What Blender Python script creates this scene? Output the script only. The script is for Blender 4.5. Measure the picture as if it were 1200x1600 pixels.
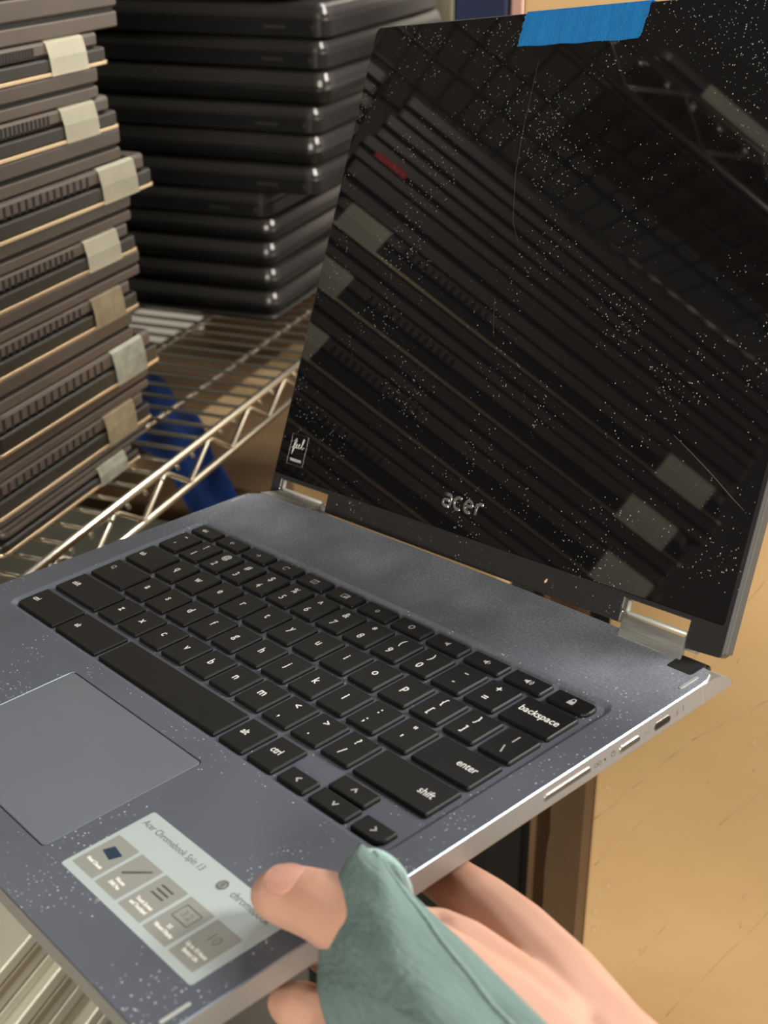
import bpy, bmesh, math, random
from mathutils import Vector, Matrix
random.seed(7)
MM = 0.001
CAMZ = 1.5
S = bpy.context.scene
COL = S.collection
for o in list(bpy.data.objects): bpy.data.objects.remove(o)

# ---------------------------------------------------------------- camera
cam_d = bpy.data.cameras.new('camera'); cam = bpy.data.objects.new('camera', cam_d); COL.objects.link(cam)
WC = ((0.938204, 0.150183, -0.311797), (0.346081, -0.407137, 0.845261), (0.0, -0.900935, -0.433954))
cm = Matrix.Identity(4)
for i in range(3):
    cm[i][0] = WC[i][0]; cm[i][1] = -WC[i][1]; cm[i][2] = -WC[i][2]
cm[2][3] = CAMZ
cam.matrix_world = cm
cam_d.sensor_fit = 'HORIZONTAL'; cam_d.sensor_width = 36; cam_d.lens = 36*2075.85/1200
cam_d.clip_start = 0.02; cam_d.clip_end = 50
cam_d.dof.use_dof = True; cam_d.dof.focus_distance = 0.57; cam_d.dof.aperture_fstop = 20
S.camera = cam
# ---------------------------------------------------------------- light
S.view_settings.view_transform = 'Standard'; S.view_settings.look = 'None'
S.view_settings.exposure = 0.0; S.view_settings.gamma = 1; S.view_settings.use_curve_mapping = False
w = bpy.data.worlds.new('world'); S.world = w; w.use_nodes = True
w.node_tree.nodes['Background'].inputs[0].default_value = (1.0, 0.93, 0.84, 1)
w.node_tree.nodes['Background'].inputs[1].default_value = 0.14
def area(name, loc, target, sx, sy, power, col=(1, .93, .82)):
    l = bpy.data.lights.new(name, 'AREA'); l.shape = 'RECTANGLE'; l.size = sx; l.size_y = sy; l.energy = power; l.color = col
    o = bpy.data.objects.new(name, l); COL.objects.link(o); o.location = (loc[0], loc[1], loc[2]+CAMZ)
    d = Vector((target[0], target[1], target[2]+CAMZ)) - o.location
    o.rotation_euler = d.to_track_quat('-Z', 'Y').to_euler()
    return o
area('ceiling_lamp_far', (0.1, 2.0, 1.2), (0.1, 2.35, -1.0), 1.4, .5, 60, (1.0, .97, .92))
area('ceiling_lamp_right', (1.35, 1.05, 0.9), (-0.3, 0.8, -0.3), 0.6, 0.6, 60, (1.0, .96, .89))
area('low_fill_near', (0.5, -2.1, 0.55), (-0.1, 0.7, -0.35), 1.0, 0.8, 86, (1.0, .93, .82))  # added fill lamp, kept low behind the camera to brighten upright faces

# ---------------------------------------------------------------- materials
def mat(name, col, rough=.5, metal=0., ior=1.5, var=0., vscale=40, bump=0., bscale=200, dust=0., dustscale=500, coat=0., stretch=None, sss=0., emit=None, var2=None, dcol=(.75, .76, .76), doff=0., lit_film=False):
    m = bpy.data.materials.new(name); m.use_nodes = True
    nt = m.node_tree; N = nt.nodes; L = nt.links; b = N['Principled BSDF']
    b.inputs['Base Color'].default_value = (*col, 1); b.inputs['Roughness'].default_value = rough
    b.inputs['Metallic'].default_value = metal; b.inputs['IOR'].default_value = ior
    if coat: b.inputs['Coat Weight'].default_value = coat; b.inputs['Coat Roughness'].default_value = .05
    if sss: b.inputs['Subsurface Weight'].default_value = sss; b.inputs['Subsurface Radius'].default_value = (.006, .0025, .0015); b.inputs['Subsurface Scale'].default_value = 1.0
    tc = N.new('ShaderNodeTexCoord'); mp = N.new('ShaderNodeMapping'); L.new(tc.outputs['Object'], mp.inputs[0])
    if stretch: mp.inputs['Scale'].default_value = stretch
    out = None
    if var:
        n = N.new('ShaderNodeTexNoise'); n.inputs['Scale'].default_value = vscale; n.inputs['Detail'].default_value = 5; L.new(mp.outputs[0], n.inputs['Vector'])
        r = N.new('ShaderNodeValToRGB'); r.color_ramp.elements[0].position = .3; r.color_ramp.elements[1].position = .72
        c2 = var2 if var2 else tuple(min(1, c*(1+var)) for c in col)
        r.color_ramp.elements[0].color = (*[c*(1-var) for c in col], 1) if not var2 else (*col, 1); r.color_ramp.elements[1].color = (*c2, 1)
        L.new(n.outputs['Fac'], r.inputs[0]); out = r.outputs[0]
    if dust:
        # loose specks of dust lying on the surface, thicker in patches
        v = N.new('ShaderNodeTexVoronoi'); v.inputs['Scale'].default_value = dustscale; L.new(tc.outputs['Object'], v.inputs['Vector'])
        n2 = N.new('ShaderNodeTexNoise'); n2.inputs['Scale'].default_value = 22; n2.inputs['Detail'].default_value = 6; L.new(tc.outputs['Object'], n2.inputs['Vector'])
        sep = N.new('ShaderNodeSeparateColor'); L.new(v.outputs['Color'], sep.inputs[0])
        # speck radius depends on a random number per cell and patch density
        mr = N.new('ShaderNodeMapRange'); mr.inputs[1].default_value = 1-dust; mr.inputs[2].default_value = 1; mr.inputs[3].default_value = 0; mr.inputs[4].default_value = .34
        ad = N.new('ShaderNodeMath'); ad.operation = 'MULTIPLY_ADD'; ad.inputs[1].default_value = .9; ad.inputs[2].default_value = -.45-doff; L.new(n2.outputs['Fac'], ad.inputs[0])
        a2 = N.new('ShaderNodeMath'); a2.operation = 'ADD'; L.new(ad.outputs[0], a2.inputs[0]); L.new(sep.outputs[0], a2.inputs[1]); L.new(a2.outputs[0], mr.inputs[0])
        lt = N.new('ShaderNodeMath'); lt.operation = 'LESS_THAN'; L.new(v.outputs['Distance'], lt.inputs[0]); L.new(mr.outputs[0], lt.inputs[1])
        mul = N.new('ShaderNodeMath'); mul.operation = 'MULTIPLY'; L.new(lt.outputs[0], mul.inputs[0])
        mb = N.new('ShaderNodeMapRange'); mb.inputs[1].default_value = 0; mb.inputs[2].default_value = 1; mb.inputs[3].default_value = .25; mb.inputs[4].default_value = 1; L.new(sep.outputs[1], mb.inputs[0]); L.new(mb.outputs[0], mul.inputs[1])
        mx = N.new('ShaderNodeMix'); mx.data_type = 'RGBA'; L.new(mul.outputs[0], mx.inputs[0])
        mx.inputs[6].default_value = (*col, 1); mx.inputs[7].default_value = (*dcol, 1)
        if out: L.new(out, mx.inputs[6])
        out = mx.outputs[2]
        mrr = N.new('ShaderNodeMapRange'); mrr.inputs[3].default_value = rough; mrr.inputs[4].default_value = .9; L.new(mul.outputs[0], mrr.inputs[0]); L.new(mrr.outputs[0], b.inputs['Roughness'])
        if metal:
            mm_ = N.new('ShaderNodeMapRange'); mm_.inputs[3].default_value = metal; mm_.inputs[4].default_value = 0; L.new(mul.outputs[0], mm_.inputs[0]); L.new(mm_.outputs[0], b.inputs['Metallic'])
    if lit_film:
        # grey dust film graded to the rear; also paints in the rear deck's brightness
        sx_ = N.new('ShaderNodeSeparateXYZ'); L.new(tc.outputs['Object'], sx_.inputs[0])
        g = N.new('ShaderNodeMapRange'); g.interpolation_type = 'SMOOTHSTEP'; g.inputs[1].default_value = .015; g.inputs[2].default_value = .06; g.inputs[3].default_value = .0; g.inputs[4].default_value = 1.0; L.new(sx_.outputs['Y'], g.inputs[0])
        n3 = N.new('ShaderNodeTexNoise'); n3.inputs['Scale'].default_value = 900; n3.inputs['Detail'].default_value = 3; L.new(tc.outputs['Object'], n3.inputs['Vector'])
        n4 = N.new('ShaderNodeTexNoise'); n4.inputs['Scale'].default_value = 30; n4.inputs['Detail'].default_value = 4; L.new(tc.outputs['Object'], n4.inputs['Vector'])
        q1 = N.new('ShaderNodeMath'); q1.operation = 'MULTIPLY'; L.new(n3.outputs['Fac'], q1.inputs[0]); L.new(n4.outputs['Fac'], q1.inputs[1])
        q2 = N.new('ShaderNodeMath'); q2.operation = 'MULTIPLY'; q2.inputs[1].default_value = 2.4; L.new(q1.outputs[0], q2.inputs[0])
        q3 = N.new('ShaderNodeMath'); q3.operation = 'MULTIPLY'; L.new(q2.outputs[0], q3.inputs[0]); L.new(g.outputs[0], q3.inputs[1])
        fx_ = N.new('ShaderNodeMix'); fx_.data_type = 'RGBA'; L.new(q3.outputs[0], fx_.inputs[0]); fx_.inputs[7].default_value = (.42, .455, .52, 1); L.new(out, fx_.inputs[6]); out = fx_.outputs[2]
    if out: L.new(out, b.inputs['Base Color'])
    if bump:
        nb = N.new('ShaderNodeTexNoise'); nb.inputs['Scale'].default_value = bscale; nb.inputs['Detail'].default_value = 4; L.new(mp.outputs[0], nb.inputs['Vector'])
        bp = N.new('ShaderNodeBump'); bp.inputs['Strength'].default_value = bump; bp.inputs['Distance'].default_value = .001
        L.new(nb.outputs['Fac'], bp.inputs['Height']); L.new(bp.outputs[0], b.inputs['Normal'])
    return m
M = {}
M['deck'] = mat('dusty_grey_aluminium', (.108, .120, .150), .55, .3, var=.12, vscale=14, dust=.045, dustscale=1150, lit_film=True)
M['tray'] = mat('keyboard_tray_aluminium', (.122, .135, .168), .55, .3, var=.08, vscale=14, dust=.015, dustscale=1000)
M['side'] = mat('satin_aluminium_side', (.52, .50, .48), .42, .7, var=.05, vscale=30)
M['chamfer'] = mat('polished_chamfer', (.40, .48, .55), .42, 1.0)
M['pad'] = mat('touchpad_glass', (.17, .19, .23), .22, .3, var=.08, vscale=9, dust=.01, doff=.16, dustscale=800)
M['key'] = mat('black_key_plastic', (.0055, .0058, .0062), .42, ior=1.38, dust=.01, doff=.12, dustscale=1100, bump=.03, bscale=2500)
M['legend'] = mat('white_key_legend', (.80, .80, .77), .6)
M['glass'] = mat('glossy_black_screen_glass', (.0035, .0035, .0045), .03, ior=1.55, dust=.085, dustscale=1100, dcol=(.42, .42, .40))
M['lidframe'] = mat('black_lid_plastic', (.020, .020, .022), .42, dust=.10, dustscale=1000, dcol=(.4, .4, .38))
M['lidback'] = mat('dark_grey_lid_metal', (.20, .195, .19), .4, .7)
M['hinge'] = mat('worn_hinge_metal', (.55, .55, .52), .48, .7, var=.4, vscale=60, stretch=(.3, 3, 3), bump=.25, bscale=300)
M['hingebar'] = mat('pale_hinge_leaf', (.50, .52, .49), .45, .3)
M['logo'] = mat('silver_logo', (.55, .56, .55), .25, .9)
M['tape'] = mat('blue_painters_tape', (.03, .40, 1.0), .75, bump=.6, bscale=260, stretch=(12, 1, 1), var=.12, vscale=30)
M['sticker'] = mat('pale_sticker_paper', (.40, .46, .46), .45)
M['tile'] = mat('grey_sticker_tile', (.26, .27, .245), .38)
M['tileart'] = mat('grey_sticker_art', (.16, .165, .155), .4)
M['tileblue'] = mat('blue_sticker_art', (.05, .085, .15), .4)
M['ink'] = mat('grey_sticker_ink', (.13, .14, .14), .5)
M['inkwhite'] = mat('white_sticker_ink', (.80, .80, .72), .5)
M['pol'] = mat('polished_button_metal', (.72, .68, .60), .22, 1.0)
M['dark'] = mat('dark_cavity', (.008, .007, .006), .7)
M['mark'] = mat('engraved_mark', (.10, .095, .09), .6)
M['steel'] = mat('chrome_wire', (.56, .52, .44), .24, 1.0, bump=.05, bscale=60)
M['taupe'] = mat('taupe_laptop_plastic', (.105, .082, .070), .38, .15, var=.10, vscale=16)
M['taupe2'] = mat('brown_grey_laptop_plastic', (.085, .067, .058), .34, .15, var=.10, vscale=16)
M['blackslab'] = mat('dark_laptop_base', (.018, .017, .014), .34)
M['trim'] = mat('brass_toned_trim', (.78, .62, .42), .28, .9)
M['gap'] = mat('black_seam', (.010, .010, .008), .8)
M['label'] = mat('cream_paper_label', (.86, .83, .66), .6, var=.05, vscale=50, bump=.1, bscale=120)
M['labeltan'] = mat('tan_worn_label', (.56, .46, .30), .6, var=.2, vscale=70, bump=.1, bscale=120)
M['labelold'] = mat('scuffed_label', (.64, .64, .53), .45, var=.25, vscale=70, bump=.2, bscale=120)
M['red'] = mat('red_sticker', (.55, .03, .04), .5)
M['blk'] = mat('black_laptop_shell', (.005, .0048, .005), .42, ior=1.35, var=.2, vscale=20)
M['blk2'] = mat('black_laptop_rim', (.045, .043, .041), .28, .6)
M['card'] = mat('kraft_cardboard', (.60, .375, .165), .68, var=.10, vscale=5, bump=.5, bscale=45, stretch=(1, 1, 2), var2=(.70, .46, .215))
M['cardshade'] = mat('shaded_cardboard', (.17, .098, .045), .8, var=.15, vscale=10)  # darker kraft: shade of the flaps and lower boxes put into the colour
M['crease'] = mat('scuffed_cardboard_paper', (.66, .46, .24), .75, var=.1, vscale=100)
M['silver'] = mat('silver_laptop_plastic', (.46, .44, .35), .4, .25, var=.06, vscale=12)
M['silver2'] = mat('olive_grey_laptop_base', (.25, .22, .15), .42, .2)
M['tote'] = mat('olive_grey_plastic', (.10, .105, .075), .55, var=.12, vscale=8)
M['blue'] = mat('blue_woven_cloth', (.010, .065, .30), .7, var=.3, vscale=20, bump=.4, bscale=150)
M['navy'] = mat('navy_plastic', (.008, .016, .06), .4)
M['pink'] = mat('pink_cardboard_sleeve', (.55, .33, .30), .6)
M['wall'] = mat('painted_wall', (.72, .68, .60), .9, var=.06, vscale=3)
M['floor'] = mat('concrete_floor', (.16, .145, .125), .8, var=.15, vscale=3)
M['skin'] = mat('skin', (.53, .285, .20), .6, sss=.22, var=.14, vscale=24, var2=(.60, .355, .265), bump=.10, bscale=420)
M['nail'] = mat('fingernail', (.66, .36, .28), .2, sss=.12, coat=.4, var=.1, vscale=60)
M['sleeve'] = mat('teal_jersey_cloth', (.31, .44, .42), .9, var=.12, vscale=35, bump=1.0, bscale=260, stretch=(.5, 3, 3))
M['seam'] = mat('teal_seam_stitching', (.25, .36, .345), .9, bump=.8, bscale=700)

# ---------------------------------------------------------------- helpers (all input in millimetres)
def obj(name, bm, mats, parent=None, smooth=False, loc=None):
    me = bpy.data.meshes.new(name); bmesh.ops.recalc_face_normals(bm, faces=bm.faces); bm.to_mesh(me); bm.free()
    me.transform(Matrix.Scale(MM, 4))
    if not isinstance(mats, (list, tuple)): mats = [mats]
    for m in mats: me.materials.append(M[m])
    if smooth:
        for p in me.polygons: p.use_smooth = True
    o = bpy.data.objects.new(name, me); COL.objects.link(o)
    if parent: o.parent = parent
    if loc: o.location = Vector(loc)*MM
    return o
def tag(o, label=None, cat=None, group=None, kind=None):
    if label: o['label'] = label
    if cat: o['category'] = cat
    if group: o['group'] = group
    if kind: o['kind'] = kind
    return o
def empty(name, loc=(0, 0, 0), rz=0):
    o = bpy.data.objects.new(name, None); COL.objects.link(o); o.empty_display_size = .02
    o.location = (loc[0]*MM, loc[1]*MM, loc[2]*MM+CAMZ); o.rotation_euler.z = rz; return o
def rrect(x0, x1, y0, y1, r, seg=5):
    rs = r if isinstance(r, (list, tuple)) else (r,)*4     # bl br tr tl
    pts = []
    for (cx, cy, a0, rr) in ((x0+rs[0], y0+rs[0], math.pi, rs[0]), (x1-rs[1], y0+rs[1], 1.5*math.pi, rs[1]), (x1-rs[2], y1-rs[2], 0, rs[2]), (x0+rs[3], y1-rs[3], .5*math.pi, rs[3])):
        for k in range(seg+1):
            a = a0+k*math.pi/2/seg; pts.append((cx+rr*math.cos(a), cy+rr*math.sin(a)))
    return pts
def inset(pts, d):
    n = len(pts); out = []
    for i in range(n):
        p0 = Vector(pts[i-1]); p1 = Vector(pts[i]); p2 = Vector(pts[(i+1) % n])
        a = (p1-p0); b = (p2-p1)
        if a.length < 1e-6: a = b
        if b.length < 1e-6: b = a
        a.normalize(); b.normalize()
        na = Vector((-a.y, a.x)); nb = Vector((-b.y, b.x)); m = na+nb
        m = m/max(.3, (m.length_squared/2)) if m.length > 1e-6 else na
        out.append((p1.x+m.x*d, p1.y+m.y*d))
    return out
def rings(bm, specs, cap0=True, cap1=True, mi=None):
    """specs: list of (points2d, z) lofted into a closed solid"""
    R_ = []
    for pts, z in specs: R_.append([bm.verts.new((p[0], p[1], z)) for p in pts])
    for k in range(len(R_)-1):
        a, b = R_[k], R_[k+1]
        for i in range(len(a)):
            f = bm.faces.new((a[i], a[(i+1) % len(a)], b[(i+1) % len(a)], b[i]))
            if mi: f.material_index = mi[k]
    if cap0: bm.faces.new(R_[0][::-1])
    if cap1: bm.faces.new(R_[-1])
    return R_
def slab(bm, x0, x1, y0, y1, z0, z1, r=1, bev=.4, seg=4, mi=None):
    p = rrect(x0, x1, y0, y1, r, seg)
    return rings(bm, [(inset(p, bev), z0), (p, z0+bev), (p, z1-bev), (inset(p, bev*.3), z1-bev*.3), (inset(p, bev), z1)], mi=mi)
def box(bm, x0, x1, y0, y1, z0, z1):
    return slab_sharp(bm, x0, x1, y0, y1, z0, z1)
def slab_sharp(bm, x0, x1, y0, y1, z0, z1, mi=0):
    v = [bm.verts.new(c) for c in ((x0, y0, z0), (x1, y0, z0), (x1, y1, z0), (x0, y1, z0), (x0, y0, z1), (x1, y0, z1), (x1, y1, z1), (x0, y1, z1))]
    for f in ((3, 2, 1, 0), (4, 5, 6, 7), (0, 1, 5, 4), (1, 2, 6, 5), (2, 3, 7, 6), (3, 0, 4, 7)):
        bm.faces.new([v[i] for i in f]).material_index = mi
def tube(bm, pts, r, n=10, closed=False):
    pts = [Vector(p) for p in pts]; rr = r if isinstance(r, (list, tuple)) else [r]*len(pts); prev = None; rs = []
    up = Vector((0, 0, 1))
    for i, p in enumerate(pts):
        t = ((pts[min(i+1, len(pts)-1)]-pts[max(i-1, 0)])).normalized()
        if prev is None:
            a = up if abs(t.dot(up)) < .9 else Vector((1, 0, 0)); u = t.cross(a).normalized()
        else:
            u = (prev-t*prev.dot(t)).normalized()
        prev = u; v = t.cross(u)
        rs.append([bm.verts.new(p+(u*math.cos(2*math.pi*k/n)+v*math.sin(2*math.pi*k/n))*rr[i]) for k in range(n)])
    for i in range(len(rs)-1):
        for k in range(n): bm.faces.new((rs[i][k], rs[i][(k+1) % n], rs[i+1][(k+1) % n], rs[i+1][k]))
    bm.faces.new(rs[0][::-1]); bm.faces.new(rs[-1])
def prism(bm, quad, th):
    """solid from a planar polygon of 3D points, thickened by vector th"""
    a = [bm.verts.new(Vector(p)) for p in quad]; b = [bm.verts.new(Vector(p)+Vector(th)) for p in quad]; n = len(a)
    bm.faces.new(a[::-1]); bm.faces.new(b)
    for i in range(n): bm.faces.new((a[i], a[(i+1) % n], b[(i+1) % n], b[i]))
FONTCACHE = {}
def text(name, s, size, x, y, z, m, parent, rot=0, bold=.0, sx=1., align='CENTER', shear=0., ext=.02):
    key = (s, size, bold, sx, align, shear, ext, m)
    if key not in FONTCACHE:
        c = bpy.data.curves.new(name, 'FONT'); c.body = s; c.size = size; c.align_x = align; c.align_y = 'CENTER'; c.offset = bold; c.extrude = ext; c.resolution_u = 3; c.shear = shear
        t = bpy.data.objects.new('tmp_text', c); COL.objects.link(t)
        dg = bpy.context.evaluated_depsgraph_get(); me = bpy.data.meshes.new_from_object(t.evaluated_get(dg))
        bpy.data.objects.remove(t); bpy.data.curves.remove(c)
        me.transform(Matrix.Diagonal((sx*MM, MM, MM, 1))); me.materials.clear(); me.materials.append(M[m]); me.name = name
        FONTCACHE[key] = me
    o = bpy.data.objects.new(name, FONTCACHE[key]); COL.objects.link(o); o.parent = parent
    o.location = (x*MM, y*MM, z*MM); o.rotation_euler.z = rot
    return o

# ================================================================ setting
def wall(name, x0, x1, y0, y1, z0, z1, m):
    bm = bmesh.new(); slab_sharp(bm, x0, x1, y0, y1, z0+1500, z1+1500); o = obj(name, bm, m); tag(o, kind='structure'); return o
wall('floor', -2600, 2600, -1600, 2800, -1520, -1500, 'floor')
wall('wall_back', -2600, 2600, 2600, 2640, -1500, 1300, 'wall')
wall('wall_left', -2640, -2600, -1600, 2640, -1500, 1300, 'floor')

# ================================================================ wire rack
rack = empty('wire_rack', (-760, 600, -1500))
tag(rack, 'chrome wire shelving rack with zigzag front edge carrying the laptop stacks', 'shelf rack')
rack_o = (-760, 600, -1500)
XR, XB, Y0, Y1 = -485, -930, -150, 1900
def rk(p): return (p[0]-rack_o[0], p[1]-rack_o[1], p[2]-rack_o[2])
def rack_shelf(zt, full=True):
    bm = bmesh.new(); tube(bm, [rk((XR, Y0, zt)), rk((XR, Y1, zt))], 3.4, 14)
    sh = obj('shelf', bm, 'steel', rack, True)
    for nm, x, z, r in (('bottom_rail', XR, zt-30, 3.2), ('back_rail', XB, zt, 3.2)):
        bm = bmesh.new(); tube(bm, [rk((x, Y0, z)), rk((x, Y1, z))], r, 12); obj(nm, bm, 'steel', sh, True)
    bm = bmesh.new(); y = 825-75*14; pts = []
    while y < Y1-20:
        for yy, zz in ((y-3, zt-5), (y+3, zt-6), (y+33, zt-25), (y+38, zt-28)): pts.append(rk((XR, yy, zz)))
        y += 75
    tube(bm, pts, 2.3, 8); obj('zigzag_truss', bm, 'steel', sh, True)
    for x in (-550, -640, -730, -820, -900):
        bm = bmesh.new(); tube(bm, [rk((x, Y0, zt-7.2)), rk((x, Y1, zt-7.2))], 3.0, 10); obj('cross_rod', bm, 'steel', sh, True)
    y = 640 - 25.4*(24 if full else 4)
    while y < Y1-10:
        bm = bmesh.new(); tube(bm, [rk((XB, y, zt-3)), rk((XR-6, y, zt-3)), rk((XR-1, y, zt-5)), rk((XR+1.5, y, zt-9))], 1.9, 8)
        o = obj('deck_wire', bm, 'steel', sh, True); y += 25.4
    return sh
rack_shelf(-416); rack_shelf(116); rack_shelf(-900, False)
for x in (XR+8, XB-8):
    for y in (Y0-8, Y1+8):
        bm = bmesh.new(); tube(bm, [rk((x, y, -1500)), rk((x, y, 400))], 12.5, 16); obj('post', bm, 'steel', rack, True)

# ================================================================ stacked taped laptops (beside the rack's front edge)
def slab_y(bm, y0, y1, x0, x1, z0, z1, r, bev, mi=0):
    rr = slab(bm, x0, x1, y0, y1, z0, z1, r, bev)
    return rr
def taped_laptop(label, group, zb, zt, yn, yf, xf, tagy, ventn, lab, trimskip=None, depth=225):
    """hinge edge faces +x; upper slab with vent slots above a dark slab with a metallic trim"""
    h = zt-zb; zc = zb+h*.50
    e = empty('laptop', (xf-depth/2, (yn+yf)/2, zb)); ox, oy, oz = xf-depth/2, (yn+yf)/2, zb
    tag(e, label, 'laptop', group)
    T = lambda bm: bmesh.ops.translate(bm, verts=bm.verts, vec=(-ox, -oy, -oz))
    bm = bmesh.new(); slab(bm, xf-depth, xf-1.5, yn+7, yf-7, zc+.5, zt, 7, 2.6); T(bm); obj('lid_cover', bm, 'taupe', e)
    bm = bmesh.new(); slab(bm, xf-depth, xf, yn, yf, zb+2.2, zc+.2, 7, 1.5); T(bm); obj('base', bm, 'blackslab', e)
    bm = bmesh.new(); slab(bm, xf-depth+2, xf+.7, yn-.5, yf+.5, zb, zb+2.5, 6, .4); T(bm); obj('trim', bm, 'trim', e)
    if ventn:
        bm = bmesh.new()
        for k in range(ventn[2]):
            yy = ventn[0]+(ventn[1]-ventn[0])*k/(ventn[2]-1)
            slab(bm, xf-4, xf-1.25, yy-1.5, yy+1.5, zc+1.6, zt-2.8, .4, .1, 2)
        T(bm); obj('vent_slots', bm, 'dark', e)
    for ty in tagy:
        bm = bmesh.new()
        prof = [(xf-16, zt+.35), (xf-3.5, zt+.35), (xf-.8, zt-1.6), (xf+.9, zc), (xf+1.2, zb-.1)]
        a = [[], []]
        for s, yy in enumerate((ty[0], ty[1])):
            for (x, z) in prof:
                a[s].append(bm.verts.new((x, yy+(z-zb)*-.10, z)))
        for i in range(len(prof)-1): bm.faces.new((a[0][i], a[0][i+1], a[1][i+1], a[1][i]))
        ext = bmesh.ops.solidify(bm, geom=bm.faces[:], thickness=.25)
        T(bm); obj('tape_label', bm, lab, e)
    return e
def plain_laptop(label, group, zb, zt, yn, yf, xf, depth=225, mats=('taupe2', 'gap', 'taupe'), r=3):
    h = zt-zb; ox, oy, oz = xf-depth/2, (yn+yf)/2, zb
    e = empty('laptop', (ox, oy, oz)); tag(e, label, 'laptop', group)
    T = lambda bm: bmesh.ops.translate(bm, verts=bm.verts, vec=(-ox, -oy, -oz))
    bm = bmesh.new(); slab(bm, xf-depth, xf, yn, yf, zb+h*.50, zt, r, 1.4); T(bm); obj('base', bm, mats[0], e)
    bm = bmesh.new(); slab(bm, xf-depth+2, xf-2.2, yn+2, yf-1.6, zb+h*.36, zb+h*.52, r, .2); T(bm); obj('seam', bm, mats[1], e)
    bm = bmesh.new(); slab(bm, xf-depth, xf-.4, yn+.5, yf-.3, zb, zb+h*.38, r, 1.0); T(bm); obj('lid_cover', bm, mats[2], e)
    return e
ordn = ['topmost', 'second from the top', 'third from the top', 'fourth from the top', 'fifth from the top', 'sixth from the top', 'seventh from the top', 'lowest']
# far column: (zb, zt, far end, tag y0, tag y1, vent y0, y1, label material)
V = [(-119, -97, 837, 765, 809, 'label'), (-163, -140, 845, 774, 816, 'label'), (-211, -186, 883, 810, 858, 'label'), (-254, -231, 856, 786, 830, 'label'),
     (-296, -273, 852, 788, 829, 'labeltan'), (-345, -318, 872, 806, 850, 'labelold'), (-388, -363, 857, 790, 832, 'labeltan'), (-418+1, -409.5, 835, 774, 813, 'label')]
VL = ['with a cream label and gold trim, ', 'with a crumpled cream label, ', 'jutting out furthest with a square cream label, ', 'with a bright square cream label, ', 'with a tan label, ', 'with a scuffed bent label, ', 'with a narrow tan worn label, ', '']
Sx = [(-96.5, -70, 855), (-139.5, -119.5, 823), (-185, -163.5, 845), (-230.5, -211.5, 852), (-272.5, -254.5, 858), (-317.5, -296.5, 841), (-362.5, -345.5, 857), (-409, -388.5, 851)]
SH = ['with cream label and gold trim', 'with crumpled cream label', 'jutting out furthest', 'with bright square cream label', 'with upper tan label', 'with scuffed bent label', 'with lower tan label', '']
ya = [713, 706, 698, 692, 686, 678, 668, 655]
for i, v in enumerate(V[:7]):
    taped_laptop('taupe laptop ' + VL[i] + ordn[i] + ' vented', 'vented laptops in the left stack', v[0], v[1], ya[i]-24+2, v[2], -511+(2 if i in (2, 5) else 0), [(v[3], v[4])], (ya[i]-15+6, v[3]-16, 14), v[5])
v = V[7]
e = taped_laptop('lowest taupe laptop of the left stack, lying on the wire shelf', 'vented laptops in the left stack', -414.0, -398.5, 650, v[2], -511, [(v[3], v[4])], None, 'labelold')
for i, s in enumerate(Sx[:7]):
    zb, zt, yf = s
    zb, zt = zb, zt
    plain_laptop('plain brown-grey laptop in left stack above vented laptop ' + SH[i], 'plain laptops in the left stack', zb, zt, ya[i]-22, yf, -511.5)
plain_laptop('plain brown-grey laptop second from the bottom of the left stack', 'plain laptops in the left stack', -398, -388.8, 652, 851, -511.5)
# near column, outside the frame but mirrored in the screen
for i, v in enumerate(V[:8]):
    zb, zt = v[0], v[1]
    if i == 7: zb, zt = -414, -398
    jy = (0, 6, -4, 3, -6, 5, 0, 0)[i]
    taped_laptop('two-labelled taupe laptop mirrored in the screen, %s of its kind' % ordn[i], 'vented laptops of the mirrored column', zb, zt, 300+jy, ya[i]-25 if i < 7 else 647, -511, [(322+jy, 368+jy), (min(636, ya[i]-68)+jy*.5, min(672, ya[i]-32)+jy*.5)] if i < 6 else [(322, 362)], (542, 618, 13), 'label')
    if i < 8:
        zb2, zt2 = (Sx[i][0], Sx[i][1]) if i < 7 else (-398, -388.8)
        plain_laptop('plain brown-grey laptop mirrored in the screen, %s of its kind' % ordn[i], 'plain laptops of the mirrored column', zb2, zt2, 306-jy, ya[i]-25 if i < 7 else 648, -512)
for k, (z0, z1) in enumerate(((-69, -49), (-48, -28), (-27, -7))):
    for col, (a, b) in enumerate(((306, 692), (698, 850))):
        plain_laptop('plain laptop %s of the %s column' % (('two below the top', 'one below the top', 'on the very top')[k], ('mirrored', 'left')[col]), 'plain laptops topping the columns', z0, z1, a+k*3, b-k*5, -512+k)
bm = bmesh.new(); slab(bm, -.3, .2, -14, 14, -2.6, 2.6, .5, .05, 2)
o = obj('colour_sticker', bm, 'red', loc=(-511.0, 664, -58.5+1500)); tag(o, 'small red sticker on the stack edge, mirrored in the screen', 'sticker')
taped_laptop('laptop on the upper rack shelf with a pale label, mirrored at the screen top', None, 119, 141, 200, 560, -500, [(440, 512)], None, 'label')

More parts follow.
